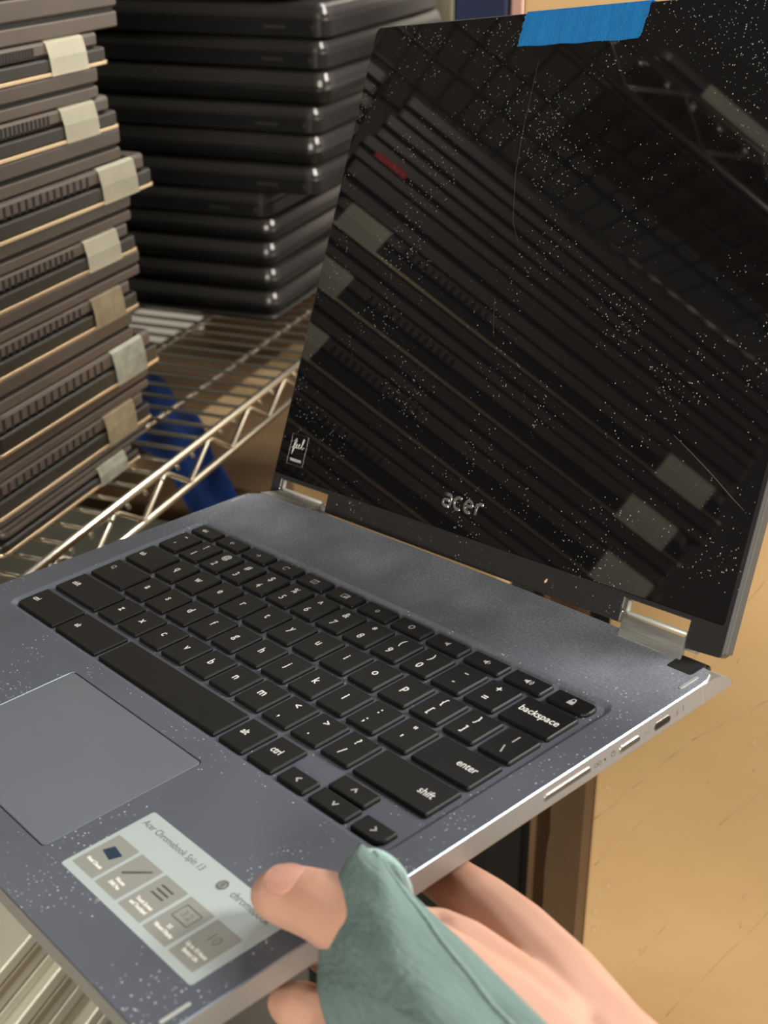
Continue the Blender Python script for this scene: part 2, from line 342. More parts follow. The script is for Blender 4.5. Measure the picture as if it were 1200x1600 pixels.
# ================================================================ black laptop stack behind
BK = [(-408, -385, -555), (-384, -360, -556), (-359, -334, -556), (-333, -310, -555), (-309, -284, -560), (-283, -256, -507), (-255, -226, -505), (-225, -199, -505), (-198, -167, -494), (-166, -139, -498), (-138, -108, -494), (-107, -82, -530), (-81, -55, -522)]
BN = ['at the bottom', 'second from the bottom', 'third from the bottom', 'fourth from the bottom', 'set back, fifth from the bottom', 'sixth from the bottom, first to jut out', 'seventh from the bottom', 'eighth from the bottom', 'ninth from the bottom', 'third from the top', 'second from the top in view', 'set back at the upper picture edge', 'on the very top']
BK.insert(0, (-415, -409, -558)); BN.insert(0, 'thin one directly on the wire shelf')
for i, (zb, zt, xc) in enumerate(BK):
    D, Wd = 300, 345
    rz = math.radians((0, 1, -1, .5, 0, 1, 0, -.6, .8, 0, -1, .7, .3, 0)[i])
    e = empty('laptop', (xc, 1189, zb), rz)
    tag(e, 'black round-cornered laptop in rear stack, ' + BN[i], 'laptop', 'black laptops in the rear stack')
    h = zt-zb; port = i in (5, 6, 8, 10, 11)
    p = rrect(-D, 0, 0, Wd, 14, 6)
    bm = bmesh.new()
    if port:
        rings(bm, [(inset(p, 2), 0), (p, 1.5), (p, h*.52), (inset(p, .5), h*.56)]); obj('base', bm, 'blk', e, False)
        q = inset(p, 1.5)
        bm = bmesh.new(); rings(bm, [(q, h*.56), (q, h*.70), (inset(q, 2.5), h*.90), (inset(q, 6), h*.985)]); obj('lid_cover', bm, 'blk2', e, False)
        bm = bmesh.new(); tube(bm, [(-14, .6, h*.30), (-14, -.25, h*.30)], 2.2, 10); obj('round_port', bm, 'dark', e)
        bm = bmesh.new(); slab(bm, -64, -42, -.25, 1, h*.26, h*.34, .3, .1, 2); obj('card_slot', bm, 'dark', e)
    else:
        rings(bm, [(inset(p, 7), 0), (inset(p, 2.5), h*.12), (p, h*.4), (p, h*.55)]); obj('base', bm, 'blk', e, True)
        bm = bmesh.new(); rings(bm, [(p, h*.55), (inset(p, .8), h*.72), (inset(p, 3), h*.92), (inset(p, 8), h*.985)]); obj('lid_cover', bm, 'blk2', e, False)

# ================================================================ silver laptops on the lower shelf
zt = -661; rnd = random.Random(3)
for k in range(10):
    h = 22 + rnd.choice((0, 2, 3)); xo = -470 + (0, -3, 5, 2, -4, 6, 0, 4, -2, 3)[k]
    e = plain_laptop('pale silver laptop at the lower left corner, ' + ['top of its stack', 'second in its stack', 'third in its stack', 'fourth in its stack', 'fifth in its stack', 'sixth in its stack', 'seventh in its stack', 'eighth in its stack', 'ninth in its stack', 'bottom of its stack'][k], 'silver laptops on the lower shelf', zt-h+.5, zt, 330+rnd.uniform(-4, 4), 735+rnd.uniform(-6, 6), xo, 240, ('silver', 'gap', 'silver2' if k % 2 == 0 else 'silver'), 6)
    zt -= h
print('silver stack bottom', zt)

# ================================================================ things on the lower shelf
bm = bmesh.new(); slab(bm, -925, -530, 775, 1105, -897+1500, -630+1500, 14, 5)
bm2 = bm; tote = empty('storage_tote', (-730, 940, -897)); tag(tote, 'dull olive plastic tote seen down through the wire shelf', 'tote')
bmesh.ops.translate(bm, verts=bm.verts, vec=(730, -940, -603)); obj('tub', bm, 'tote', tote)
bm = bmesh.new(); slab(bm, -202, 207, -172, 172, 262, 276, 14, 4); obj('cover', bm, 'tote', tote)
bm = bmesh.new(); slab(bm, -205, 205, -150, 320, 0, 292, 3, 1)
bx = empty('cardboard_box', (-722, 1330, -897)); tag(bx, 'brown cardboard box on the lower rack shelf behind the blue cloth', 'cardboard box')
obj('carton', bm, 'cardshade', bx)
bm = bmesh.new(); slab(bm, -24, 24, -150.5, 320.5, 291.6, 292.3, .5, .05, 2); obj('packing_tape', bm, 'crease', bx)
# blue cloth draped diagonally over the boxes
bm = bmesh.new(); n, mq = 26, 12; grid = []
for i in range(n+1):
    row = []
    for j in range(mq+1):
        s = i/n; t = j/mq-.5
        cx = -850+s*270; cy = 1390-s*300; wd = 62+18*math.sin(s*5)
        x = cx+t*wd*.65; y = cy+t*wd*.8; z = -583+6*math.sin(t*9+s*4)+7*math.sin(s*14+t*3)
        if y < 1172: z -= (1172-y)*.12
        row.append(bm.verts.new((x, y, z+1500)))
    grid.append(row)
for i in range(n):
    for j in range(mq): bm.faces.new((grid[i][j], grid[i+1][j], grid[i+1][j+1], grid[i][j+1]))
bmesh.ops.solidify(bm, geom=bm.faces[:], thickness=3)
o = obj('cloth', bm, 'blue', None, True); tag(o, 'bright blue cloth bundle seen through the chrome wires', 'cloth')

# ================================================================ cardboard boxes on the right
def carton(name, label, x0, x1, y0, y1, z0, z1, rz=0, extra=None):
    e = empty(name, (x0, y0, z0), rz); tag(e, label, 'cardboard box')
    bm = bmesh.new(); slab(bm, 0, x1-x0, 0, y1-y0, 0, z1-z0, 2.5, 1.2); obj('carton', bm, 'card', e)
    return e
A = carton('cardboard_box', 'large scuffed kraft cardboard box filling the right side behind the laptop', -113, 520, 700, 1100, -1500, -200)
def crease(pts, wdt, parent, nm='scuff'):
    bm = bmesh.new(); tube(bm, pts, wdt, 6); obj(nm, bm, 'crease', parent, True)
import itertools
# raised creases and torn scuffs on the front face (box-local mm; x from the left edge, z above the floor)
for (xa, za, xb, zb_) in ((1, 941, 57, 1018), (57, 1018, 104, 1062), (62, 790, 130, 925), (80, 960, 118, 1012), (4, 905, 34, 952), (30, 1040, 96, 1150), (22, 800, 60, 880)):
    pts = [(xa+(xb-xa)*k/8, .15+.2*math.sin(k*1.7), za+(zb_-za)*k/8+.9*math.sin(k*2.1+xa)) for k in range(9)]
    bm = bmesh.new(); tube(bm, pts, [.25+.45*abs(math.sin(k*1.1+.4)) for k in range(9)], 6); obj('crease', bm, 'crease', A, True)
rs = random.Random(5)
for (cx, cz, sz) in ((93, 1025, 2.6), (96, 1006, 2.2), (101, 907, 2.6), (102, 884, 2.4), (8, 968, 3.2), (9, 880, 4.2), (14, 889, 3.6), (6, 866, 4), (7, 850, 3), (78, 1080, 2), (76, 1066, 2), (40, 842, 2), (13, 812, 3.4), (70, 990, 1.6)):
    bm = bmesh.new(); vs = []
    for k in range(9):
        a = k*2*math.pi/9; rr = sz*rs.uniform(.35, 1.1); vs.append(bm.verts.new((cx+rr*math.cos(a)*.6, -.35, cz+rr*math.sin(a)*1.3)))
    c = bm.verts.new((cx, -.9, cz))
    for k in range(9): bm.faces.new((vs[k], vs[(k+1) % 9], c))
    obj('scuff', bm, 'crease', A)
# flap hinged on the left front edge, folded back, with a torn rim
bm = bmesh.new(); top = []; N_ = 60
for k in range(N_+1):
    z = 120+ (k/N_)*860; j = 3.2*math.sin(k*.9)*math.sin(k*.37)+rs.uniform(-1.3, 1.3); w_ = 52+j-(max(0, z-905)*.28)
    top.append((z, w_))
fx, fy = -.61, .79
va = []
for z, w_ in top:
    p0 = Vector((-.5, 3, z)); p1 = Vector((fx*w_, 3+fy*w_, z)); q1 = p1+Vector((-5.2, -4.0, 0)); q0 = p0+Vector((-5.2, -4.0, 0))
    va.append([bm.verts.new(v_) for v_ in (p0, p1, q1, q0)])
for k in range(N_):
    for i in range(4):
        f = bm.faces.new((va[k][i], va[k][(i+1) % 4], va[k+1][(i+1) % 4], va[k+1][i])); f.material_index = 1 if i == 1 else 0
bm.faces.new(va[0]); bm.faces.new(va[-1][::-1]); obj('flap', bm, ['cardshade', 'crease'], A)
bm = bmesh.new(); slab_sharp(bm, -76, -71, 160, 330, 0, 1020); obj('inner_flap', bm, 'cardshade', A)
carton('cardboard_box', 'cardboard box glimpsed through the gap below the hinge cover, left of the dark slot', -462, -284, 1010, 1250, -640, -440)
carton('cardboard_box', 'yellow-brown cardboard box whose edge shows above the blue tape', -186, 420, 712, 1050, -199, 70)
c2_ = empty('shade_block', (-372, 1130, -1500)); tag(c2_, 'added black shade crate under the cardboard box seen below the hinge cover', 'block')
bm = bmesh.new(); slab(bm, -92, 88, -119, 119, 0, 859.5, 6, 2); obj('block_body', bm, 'dark', c2_)  # black solid added so the space under this box looks dark
bx3 = empty('cardboard_box', (-690, 1720, -897)); tag(bx3, 'dim brown cardboard box at the far end of the lower rack shelf', 'cardboard box')
bm = bmesh.new(); slab(bm, -205, 200, -60, 150, 0, 400, 3, 1); obj('carton', bm, 'cardshade', bx3)
bx4 = empty('laptop_stand_in', (-690, 1720, -414.5)); tag(bx4, 'grey box standing in for laptops behind the black ones, left of the navy bin', 'box')
bm = bmesh.new(); slab(bm, -200, 180, -90, 160, 0, 400, 5, 2); obj('box_body', bm, 'silver2', bx4)  # one box added in place of a further laptop stack
cr_ = empty('shade_block', (-190, 1340, -1500)); tag(cr_, 'added black shade crate in the dark gap between the cardboard boxes', 'block')
bm = bmesh.new(); slab(bm, -115, 150, -60, 60, 0, 1085, 6, 2); obj('block_body', bm, 'dark', cr_)  # black solid added in place of shade, hides the bright wall
nb = empty('storage_bin', (-320, 1325, -1500)); tag(nb, 'navy blue bin peeking out above the screen, left of the tape', 'bin')
bm = bmesh.new(); slab(bm, -122, -62, 80, 220, 0, 1620, 4, 2); obj('bin_body', bm, 'navy', nb)
bm = bmesh.new(); slab(bm, -60, -47, 80, 220, 0, 1620, 2, 1); o = obj('file_sleeve', bm, 'pink', loc=(-320, 1325, 0)); tag(o, 'pale pink folder beside the navy bin above the screen', 'folder')

# ================================================================ the convertible laptop
LR = ((0.860795, 0.493955, -0.122643), (-0.498626, 0.866773, -0.00871), (0.102001, 0.068651, 0.992413)); LT = (-286.597, 508.852, -304.509)
lap = bpy.data.objects.new('laptop', None); COL.objects.link(lap); lap.empty_display_size = .02
tag(lap, 'open convertible laptop with black keyboard and dusty screen held up in front of the rack', 'laptop')
lm_ = Matrix.Identity(4)
for i in range(3):
    for j in range(3): lm_[i][j] = LR[i][j]
    lm_[i][3] = LT[i]*MM
lm_[2][3] += CAMZ
lap.matrix_world = lm_
# -- base body: deck with keyboard tray and touchpad recess
out = [(-68, -177.5), (257.6, -177.5), (257.6, 63), (257.2, 67), (255.4, 71), (252.5, 73.2), (244, 75.2), (200, 77.2), (150, 77.4), (100, 76.8), (30, 75.2), (0, 73.6), (-44, 70), (-50, 66), (-51.4, 60), (-60, -70)]
def dens(p, st=20):
    r = []
    for i in range(len(p)):
        a = Vector(p[i]); b = Vector(p[(i+1) % len(p)]); n = max(1, int((b-a).length/st))
        for k in range(n): q = a.lerp(b, k/n); r.append((q.x, q.y))
    return r
out = dens(out)
bm = bmesh.new()
RR = rings(bm, [(inset(out, 12), -14.5), (inset(out, 4), -12.6), (inset(out, .8), -9.8), (out, -8.6), (out, -.45), (inset(out, .4), 0)], cap1=False, mi=[1, 1, 1, 1, 2])
TO = rrect(-39.5, 244, -82.5, 32.5, (6, 6, 6, 6), 6); TI = inset(TO, 3.2)
PO = rrect(49.6, 152.4, -157.8, -92.0, 2.6, 6)
R1 = [bm.verts.new((x, y, 0)) for x, y in TO]; R1b = [bm.verts.new((x, y, -.35)) for x, y in inset(TO, .8)]; R1c = [bm.verts.new((x, y, -1.35)) for x, y in inset(TO, 2.4)]; R2 = [bm.verts.new((x, y, -1.7)) for x, y in TI]
for a, b in ((R1, R1b), (R1b, R1c), (R1c, R2)):
    for i in range(len(a)): bm.faces.new((a[i], a[(i+1) % len(a)], b[(i+1) % len(a)], b[i])).smooth = True
bm.faces.new(R2)
P1 = [bm.verts.new((x, y, 0)) for x, y in PO]; P2 = [bm.verts.new((x, y, -.3)) for x, y in inset(PO, .25)]; P3 = [bm.verts.new((x, y, -.9)) for x, y in inset(PO, .3)]
for a, b, mi in ((P1, P2, 2), (P2, P3, 0)):
    for i in range(len(a)): bm.faces.new((a[i], a[(i+1) % len(a)], b[(i+1) % len(a)], b[i])).material_index = mi
bm.faces.new(P3)
edges = []
for loop in (RR[-1], R1, P1):
    for i in range(len(loop)):
        e_ = bm.edges.get((loop[i], loop[(i+1) % len(loop)])); edges.append(e_)
bmesh.ops.triangle_fill(bm, use_beauty=True, use_dissolve=False, edges=edges)
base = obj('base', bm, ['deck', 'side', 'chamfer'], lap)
# hinge-side end cap that slopes down behind the deck
bm = bmesh.new()
sec = [(58, -1.2), (70, -.9), (75, -2.0), (79, -4.4), (81, -6.6), (80.6, -8.6), (58, -8.6)]
for x0_, x1_ in ((250, 257.5),):
    a = [bm.verts.new((x0_, y, z)) for y, z in sec]; b = [bm.verts.new((x1_, y, z)) for y, z in sec]
    bm.faces.new(a[::-1]); bm.faces.new(b)
    for i in range(len(sec)): bm.faces.new((a[i], a[(i+1) % len(sec)], b[(i+1) % len(sec)], b[i]))
obj('hinge_end_cap', bm, 'side', lap)
bm = bmesh.new(); slab(bm, 236, 250.5, 66, 78.5, -8, -1.9, 1.5, .6); obj('hinge_cavity', bm, 'lidframe', lap)
bm = bmesh.new(); slab(bm, 238.5, 250.5, 65.6, 75.5, -4, .12, 1.2, .05); obj('hinge_recess', bm, 'dark', lap)
# touchpad
bm = bmesh.new(); q = inset(PO, .75); rings(bm, [(q, -.85), (q, -.35), (inset(q, .25), -.12)]); obj('touchpad', bm, 'pad', lap)
# rubber deck bumpers
for (x, y, l_) in ((253.2, 61, 10.5), (252.9, -166, 10.5), (-51.2+3.2, 58, 9)):
    bm = bmesh.new(); slab(bm, -.75, .75, -l_/2, l_/2, 0, .35, .7, .12); obj('bumper', bm, 'hingebar', lap, loc=(x, y, 0))
# right side fittings
def sidefit(name, y0, y1, z0, z1, m, proud=.5):
    bm = bmesh.new(); p = rrect(y0, y1, z0, z1, (z1-z0)*.48, 6)
    vs = [[bm.verts.new((x, q_[0], q_[1])) for q_ in pp] for x, pp in ((257.0, p), (257.6+proud*.7, p), (257.6+proud, inset(p, .35)))]
    for k in range(2):
        for i in range(len(p)): bm.faces.new((vs[k][i], vs[k][(i+1) % len(p)], vs[k+1][(i+1) % len(p)], vs[k+1][i]))
    bm.faces.new(vs[2]); bm.faces.new(vs[0][::-1]); return obj(name, bm, m, lap)
sidefit('volume_button', -21.8, 1.2, -5.6, -3.6, 'pol', .55)
sidefit('power_button', 16.6, 27.4, -6.2, -4.0, 'pol', .55)
sidefit('status_light', 8.3, 9.3, -5.2, -4.3, 'dark', .05)
usb = sidefit('usb_port', 35.2, 44.8, -6.9, -3.6, 'pol', .1)
bm = bmesh.new(); p = rrect(35.9, 44.1, -6.3, -4.2, .9, 5)
a = [bm.verts.new((257.72, y, z)) for y, z in p]; b = [bm.verts.new((257.5, y, z)) for y, z in p]; bm.faces.new(a); bm.faces.new(b[::-1])
for i in range(len(p)): bm.faces.new((a[i], a[(i+1) % len(p)], b[(i+1) % len(p)], b[i]))
obj('port_opening', bm, 'dark', usb)
def sidemark(name, paths, r=.13):
    bm = bmesh.new()
    for pts in paths: tube(bm, [(257.62, y, z) for y, z in pts], r, 5)
    return obj(name, bm, 'mark', lap)
circ = lambda cy, cz, r, a0=0, a1=360, n=14: [(cy+r*math.cos(math.radians(a0+(a1-a0)*k/n)), cz+r*math.sin(math.radians(a0+(a1-a0)*k/n))) for k in range(n+1)]
sidemark('power_mark', [circ(13.2, -4.6, 1.05, 115, 425), [(13.2, -4.3), (13.2, -3.2)]])
sidemark('battery_mark', [circ(4.0, -4.7, .8), circ(6.0, -4.7, .8)])
sidemark('dc_mark', [[(30.2, -4.6), (33.2, -4.6)], [(30.2, -5.5), (31, -5.5)], [(31.4, -5.5), (32.2, -5.5)], [(32.5, -5.5), (33.2, -5.5)]])
sidemark('display_mark', [[(46.6, -5.6), (48, -5.6)], [(48.4, -6), (52, -6), (52, -3.7), (48.9, -3.7), (48.4, -4.4), (48.4, -6)]])

# -- keys
U = 19.05; KX = lambda p: -36.5+U*p
ROWY = {1: (0, 16.5), 2: (-19.5, -3), 3: (-39, -22.5), 4: (-58.5, -42), 5: (-79, -62.4)}
KEYM = {}
def key(x0, x1, y0, y1, r=.7):
    wd, hh = round(x1-x0, 2), round(y1-y0, 2); k = (wd, hh, r)
    if k not in KEYM:
        bm = bmesh.new(); p = rrect(-wd/2, wd/2, -hh/2, hh/2, r, 4)
        rings(bm, [(inset(p, -.25), -1.72), (inset(p, -.25), -.75), (p, -.32), (inset(p, .28), -.06), (inset(p, .62), 0)])
        o = obj('key', bm, 'key', lap, loc=((x0+x1)/2, (y0+y1)/2, 0)); KEYM[k] = o.data
    else:
        o = bpy.data.objects.new('key', KEYM[k]); COL.objects.link(o); o.parent = lap; o.location = ((x0+x1)/2*MM, (y0+y1)/2*MM, 0)
    return o
LEG = []
def legend(k, s, size, dx, dy, bold=.10, sx=1.0, align='CENTER'):
    if len(s) > 2: bold = .035; size *= 1.06
    elif dx > -1: dx -= 1.0
    bold = min(bold, .09)
    t = text('legend', s, size, dx, dy, .03, 'legend', k, 0, bold, sx, align); return t
def strokes(k, paths, r=.28, fills=()):
    bm = bmesh.new()
    for pts in paths:
        pts = [Vector((p[0], p[1])) for p in pts]
        L_, R_ = [], []
        for i, p in enumerate(pts):
            t = (pts[min(i+1, len(pts)-1)]-pts[max(i-1, 0)]).normalized(); n = Vector((-t.y, t.x))
            if 0 < i < len(pts)-1:
                c = (pts[i]-pts[i-1]).normalized().dot(t); n = n/max(.5, c)
            L_.append(bm.verts.new((*(p+n*r), .035))); R_.append(bm.verts.new((*(p-n*r), .035)))
        for i in range(len(pts)-1): bm.faces.new((L_[i], R_[i], R_[i+1], L_[i+1]))
    for f in fills: bm.faces.new([bm.verts.new((x, y, .035)) for x, y in f])
    bmesh.ops.solidify(bm, geom=bm.faces[:], thickness=.03)
    return obj('legend', bm, 'legend', k)
def keyu(row, pos, wd, r=.7): return key(KX(pos)+1.55, KX(pos+wd)-1.55, ROWY[row][0], ROWY[row][1], r)
for i, (a, b) in enumerate((('`', '~'), ('1', '!'), ('2', '@'), ('3', '#'), ('4', '$'), ('5', '%'), ('6', '^'), ('7', '&'), ('8', '*'), ('9', '('), ('0', ')'), ('-', '_'), ('=', '+'))):
    k = keyu(1, i, 1)
    if i == 0: legend(k, "'", 5, 0, -4.2, .14); legend(k, '~', 4.2, 0, 4.5, .14)
    elif a == '-': strokes(k, [[(-.5, -3.2), (.9, -3.2)]], .4); strokes(k, [[(-.9, 4.0), (1.3, 4.0)]], .35)
    else: legend(k, a, 5.2, 0, -3.4, .14); legend(k, b, 5.2 if b not in '^*' else 5.6, .2, 4.0 if b not in '^*' else 3.4, .12)
k = keyu(1, 13, 1.5); legend(k, 'backspace', 4.7, .2, .8, .09, .98)
k = keyu(2, 0, 1.5); legend(k, 'tab', 3.8, -8.0, -.4, .09, .85)
for i, c in enumerate('qwertyuiop'): legend(keyu(2, 1.5+i, 1), c, 5.6, .3, 1.0, .13)
for i, (a, b) in enumerate((('[', '{'), (']', '}'), ('\\', '|'))):
    k = keyu(2, 11.5+i, 1)
    if i == 2: strokes(k, [[(-.9, -1.2), (.9, -5.2)], [(0, 1.6), (0, 5.8)]], .33)
    else: legend(k, a, 4.8, 0, -3.2, .14); legend(k, b, 4.8, .2, 3.8, .14)
k = keyu(3, 0, 1.75); strokes(k, [[(-9.3+1.2*math.cos(math.radians(t)), 1.6+1.2*math.sin(math.radians(t))) for t in range(0, 361, 30)], [(-8.4, .7), (-7.6, -.3)]], .3)
for i, c in enumerate('asdfghjkl'): legend(keyu(3, 1.75+i, 1), c, 5.6, .2, 1.0, .13)
for i, (a, b) in enumerate(((';', ':'), ("'", '"'))):
    k = keyu(3, 10.75+i, 1); legend(k, a, 5.4, 0, -3.6, .16); legend(k, b, 5.4, .2, 3.6 if i == 0 else 3.0, .16)
k = keyu(3, 12.75, 1.75); legend(k, 'enter', 4.6, 6.0, 0.2, .10, .92)
k = keyu(4, 0, 2.25); legend(k, 'shift', 3.8, -12.8, -.2, .09, .85)
for i, c in enumerate('zxcvbnm'): legend(keyu(4, 2.25+i, 1), c, 5.6, .2, 1.0, .13)
for i, (a, b) in enumerate(((',', '<'), ('.', '>'), ('/', '?'))):
    k = keyu(4, 9.25+i, 1); legend(k, a, 5.2, 0, -3.4, .18 if i < 2 else .14); legend(k, b, 4.8, .3, 4.0, .10)
k = keyu(4, 12.25, 2.25); legend(k, 'shift', 4.6, 11.2, 0, .10, .92)
k = keyu(5, 0, 2.12, (2.6, .7, .7, .7)); legend(k, 'ctrl', 3.8, -13.0, -.3, .09, .85)
k = keyu(5, 2.12, 2.12); legend(k, 'alt', 3.8, -11.4, -.3, .09, .85)
k = key(46.6, 138.6, *ROWY[5])
k = key(142.0, 157.6, *ROWY[5]); legend(k, 'alt', 4.2, -2.4, .6, .10, .88)
k = key(161.0, 176.6, *ROWY[5]); legend(k, 'ctrl', 4.4, -1.2, 1.0, .10, .88)
CH = [(-1.0, -.55), (0, .75), (1.0, -.55)]
def rotp(p, a): c, s = math.cos(a), math.sin(a); return [(x*c-y*s, x*s+y*c) for x, y in p]
for (x0, x1, y0, y1, a, r) in ((180.2, 195.8, -79, -71, math.pi/2, .7), (198.9, 218.6, -69.8, -61.9, 0, .7), (199.2, 219.6, -79, -71.0, math.pi, .7), (223.0, 238.4, -79, -71.0, -math.pi/2, (.7, 3.2, .7, .7))):
    strokes(key(x0, x1, y0, y1, r), [[(x+.4, y) for x, y in rotp([(q_[0]*1.25, q_[1]*1.25) for q_ in CH], a)]], .36)
FN = []
for i in range(12):
    x0 = -34.6+23.02*i; FN.append(key(x0, x0+19.7, 19.5, 27.6, (.7, .7, .7, 2.4) if i == 0 else ((.7, 3.0, 3.0, .7) if i == 11 else .7)))
legend(FN[0], 'esc', 3.6, -1.8, 0, .09, .85)
strokes(FN[1], [[(1.6, 0), (-1.2, 0)], [(-.1, 1.3), (-1.4, 0), (-.1, -1.3)]], .25)
strokes(FN[2], [[(-1.6, 0), (1.2, 0)], [(.1, 1.3), (1.4, 0), (.1, -1.3)]], .25)
strokes(FN[3], [[(1.35*math.cos(math.radians(t)), 1.35*math.sin(math.radians(t))) for t in range(40, 330, 24)]], .27, [[(1.9, 1.7), (.5, 1.2), (1.7, .2)]])
strokes(FN[4], [[(-1.9, -1.3), (1.9, -1.3), (1.9, 1.3), (-1.9, 1.3), (-1.9, -1.3)], [(-.8, -.5), (.8, .5)]], .26)
strokes(FN[5], [[(-2, -1.3), (1.2, -1.3), (1.2, 1.3), (-2, 1.3), (-2, -1.3)]], .26, [[(1.2, -1.5), (2.6, -1.5), (2.6, 1.5), (1.2, 1.5)], [(-.4, -1.3), (1.2, -1.3), (1.2, .2), (-.4, .2)]])
ring = lambda r, n=16: [(r*math.cos(2*math.pi*t/n), r*math.sin(2*math.pi*t/n)) for t in range(n+1)]
strokes(FN[6], [ring(.85)], .3)
strokes(FN[7], [ring(1.2)], .34, [[(1.25*math.cos(a-.3), 1.25*math.sin(a-.3)), (1.95*math.cos(a), 1.95*math.sin(a)), (1.25*math.cos(a+.3), 1.25*math.sin(a+.3))] for a in [k*math.pi/4 for k in range(8)]])
SP = [(-1.6, -.6), (-.6, -.6), (.7, -1.6), (.7, 1.6), (-.6, .6), (-1.6, .6)]
strokes(FN[8], [], .2, [SP])
strokes(FN[9], [[(1.3, -.8), (1.7, 0), (1.3, .8)]], .24, [SP])
strokes(FN[10], [[(1.3, -.8), (1.7, 0), (1.3, .8)], [(2.0, -1.4), (2.7, 0), (2.0, 1.4)]], .24, [SP])
strokes(FN[11], [[(-.9, .2), (-.9, 1.2), (-.4, 1.9), (.4, 1.9), (.9, 1.2), (.9, .2)]], .28, [[(-1.5, -1.7), (1.5, -1.7), (1.5, .4), (-1.5, .4)]])

# -- palm rest sticker
bm = bmesh.new(); p = rrect(164.8, 247, -157.2, -120.6, 1.2, 4); rings(bm, [(p, 0.01), (p, .10)]); stk = obj('info_sticker', bm, 'sticker', lap); stk['label'] = 'pale green-grey information sticker with five grey tiles'
text('sticker_title', 'Acer Chromebook Spin 13', 3.9, 186.2, -125.9, .12, 'ink', stk, 0, .02, .88)
text('sticker_wordmark', 'chromebook', 4.3, 232.4, -126.0, .12, 'ink', stk, 0, .04, .92)
bm = bmesh.new(); c_ = [(216.4+2.3*math.cos(t*.314), -126+2.3*math.sin(t*.314)) for t in range(20)]; rings(bm, [(c_, .10), (c_, .13)])
emb = obj('round_emblem', bm, 'ink', stk)
bm = bmesh.new(); tube(bm, [(216.4+1.15*math.cos(t*.314), -126+1.15*math.sin(t*.314), .13) for t in range(21)], .16, 5); obj('emblem_ring', bm, 'tile', stk)
LINES = [['Hybrid', 'Chromebook'], ['Wacom', 'EMR Pen'], ['Touch Screen', 'and Touchpad'], ['3:2', 'Vibrant Display'], ['Up to 10 Hours', 'Battery Life']]
LINES[0] = ['Metal Chassis']
for i in range(5):
    x0 = 166.9+15.5*i; x1 = x0+13.9
    bm = bmesh.new(); p = rrect(x0, x1, -154, -135.8, .5, 3); rings(bm, [(p, .09), (p, .115)]); tl = obj('tile', bm, 'tile', stk)
    for j, s in enumerate(LINES[i]): text('tile_caption', s, 1.95, (x0+x1)/2, -149.2-2.3*(j-.5*(len(LINES[i])-1)), .125, 'inkwhite', tl, 0, .07, .86)
    cx, cy = (x0+x1)/2, -141.8
    bm = bmesh.new()
    def fl(pts): bm.faces.new([bm.verts.new((cx+x, cy+y, .125)) for x, y in pts])
    if i == 0: fl([(-4.2, -2.2), (2.6, -3.4), (4.4, .8), (-2.4, 1.8)])
    elif i == 1: fl([(-4.4, -3.4), (-3.2, -3.9), (4.4, 3.0), (3.9, 3.8)])
    elif i == 2:
        for k in range(3): fl([(-3.5, -2+k*2), (3.5, -2+k*2), (3.5, -1.2+k*2), (-3.5, -1.2+k*2)])
    elif i == 3:
        fl([(-4.5, -3.2), (4.5, -3.2), (4.5, -2.8), (-4.5, -2.8)]); fl([(-4.5, 2.8), (4.5, 2.8), (4.5, 3.2), (-4.5, 3.2)]); fl([(-4.5, -2.8), (-4.1, -2.8), (-4.1, 2.8), (-4.5, 2.8)]); fl([(4.1, -2.8), (4.5, -2.8), (4.5, 2.8), (4.1, 2.8)])
    bmesh.ops.solidify(bm, geom=bm.faces[:], thickness=.02) if len(bm.faces) else None
    if i < 4: obj('tile_picture', bm, 'tileblue' if i == 0 else 'tileart', tl)
    else:
        bm.free(); text('tile_picture', '10', 5.6, cx, cy, .12, 'tileart', tl, 0, .05)
    if i == 3: text('tile_picture', '3:2', 4.0, cx, cy, .12, 'tileart', tl, 0, .03)

# -- lid (local frame: x along its width, y up its face, z towards the viewer)
lid_m = Matrix(((0.9994562, -0.0227141, -0.0239051, -56.93097*MM), (-0.0107718, 0.4602794, -0.8877088, 83.82752*MM), (0.0311665, 0.8874835, 0.4597844, -7.58817*MM), (0, 0, 0, 1)))
LW, LH, TH = 310.6, 259.6, 5.2
shape = [(0, 0), (8.6, 0), (8.6, 9.2), (51.5, 9.4), (51.5, -.3), (258.6, -.9), (258.6, 9.6), (292.4, 9.6), (292.4, -1.6), (LW-1.2, -.6), (LW, .8), (LW, LH-4), (LW-4, LH), (4, LH), (1.2, LH-1.2), (0, LH-4)]
bm = bmesh.new()
rings(bm, [(inset(shape, .5), -TH), (shape, -TH+.7), (shape, -.5), (inset(shape, .45), 0)], mi=[1, 1, 0])
lid = obj('lid', bm, ['lidframe', 'lidback'], lap); lid.matrix_local = lid_m
bm = bmesh.new(); slab(bm, LW-.2, LW+.9, 1.2, LH-3, -TH-.3, -1.4, .4, .3, 3); obj('side_rim', bm, 'lidback', lid)
bm = bmesh.new(); p = rrect(.7, 308.2, 11.8, LH-.5, (1, 1.5, 4, 3.4), 5); rings(bm, [(p, -.2), (p, .06), (inset(p, .18), .14)]); gl = obj('screen_glass', bm, 'glass', lid)
gl['label'] = 'glossy black screen glass covered in white dust specks'
bm = bmesh.new(); slab(bm, 1.0, 308.0, 11.2, 11.75, -.1, .35, .2, .1, 2); obj('chin_ridge', bm, 'lidframe', lid)
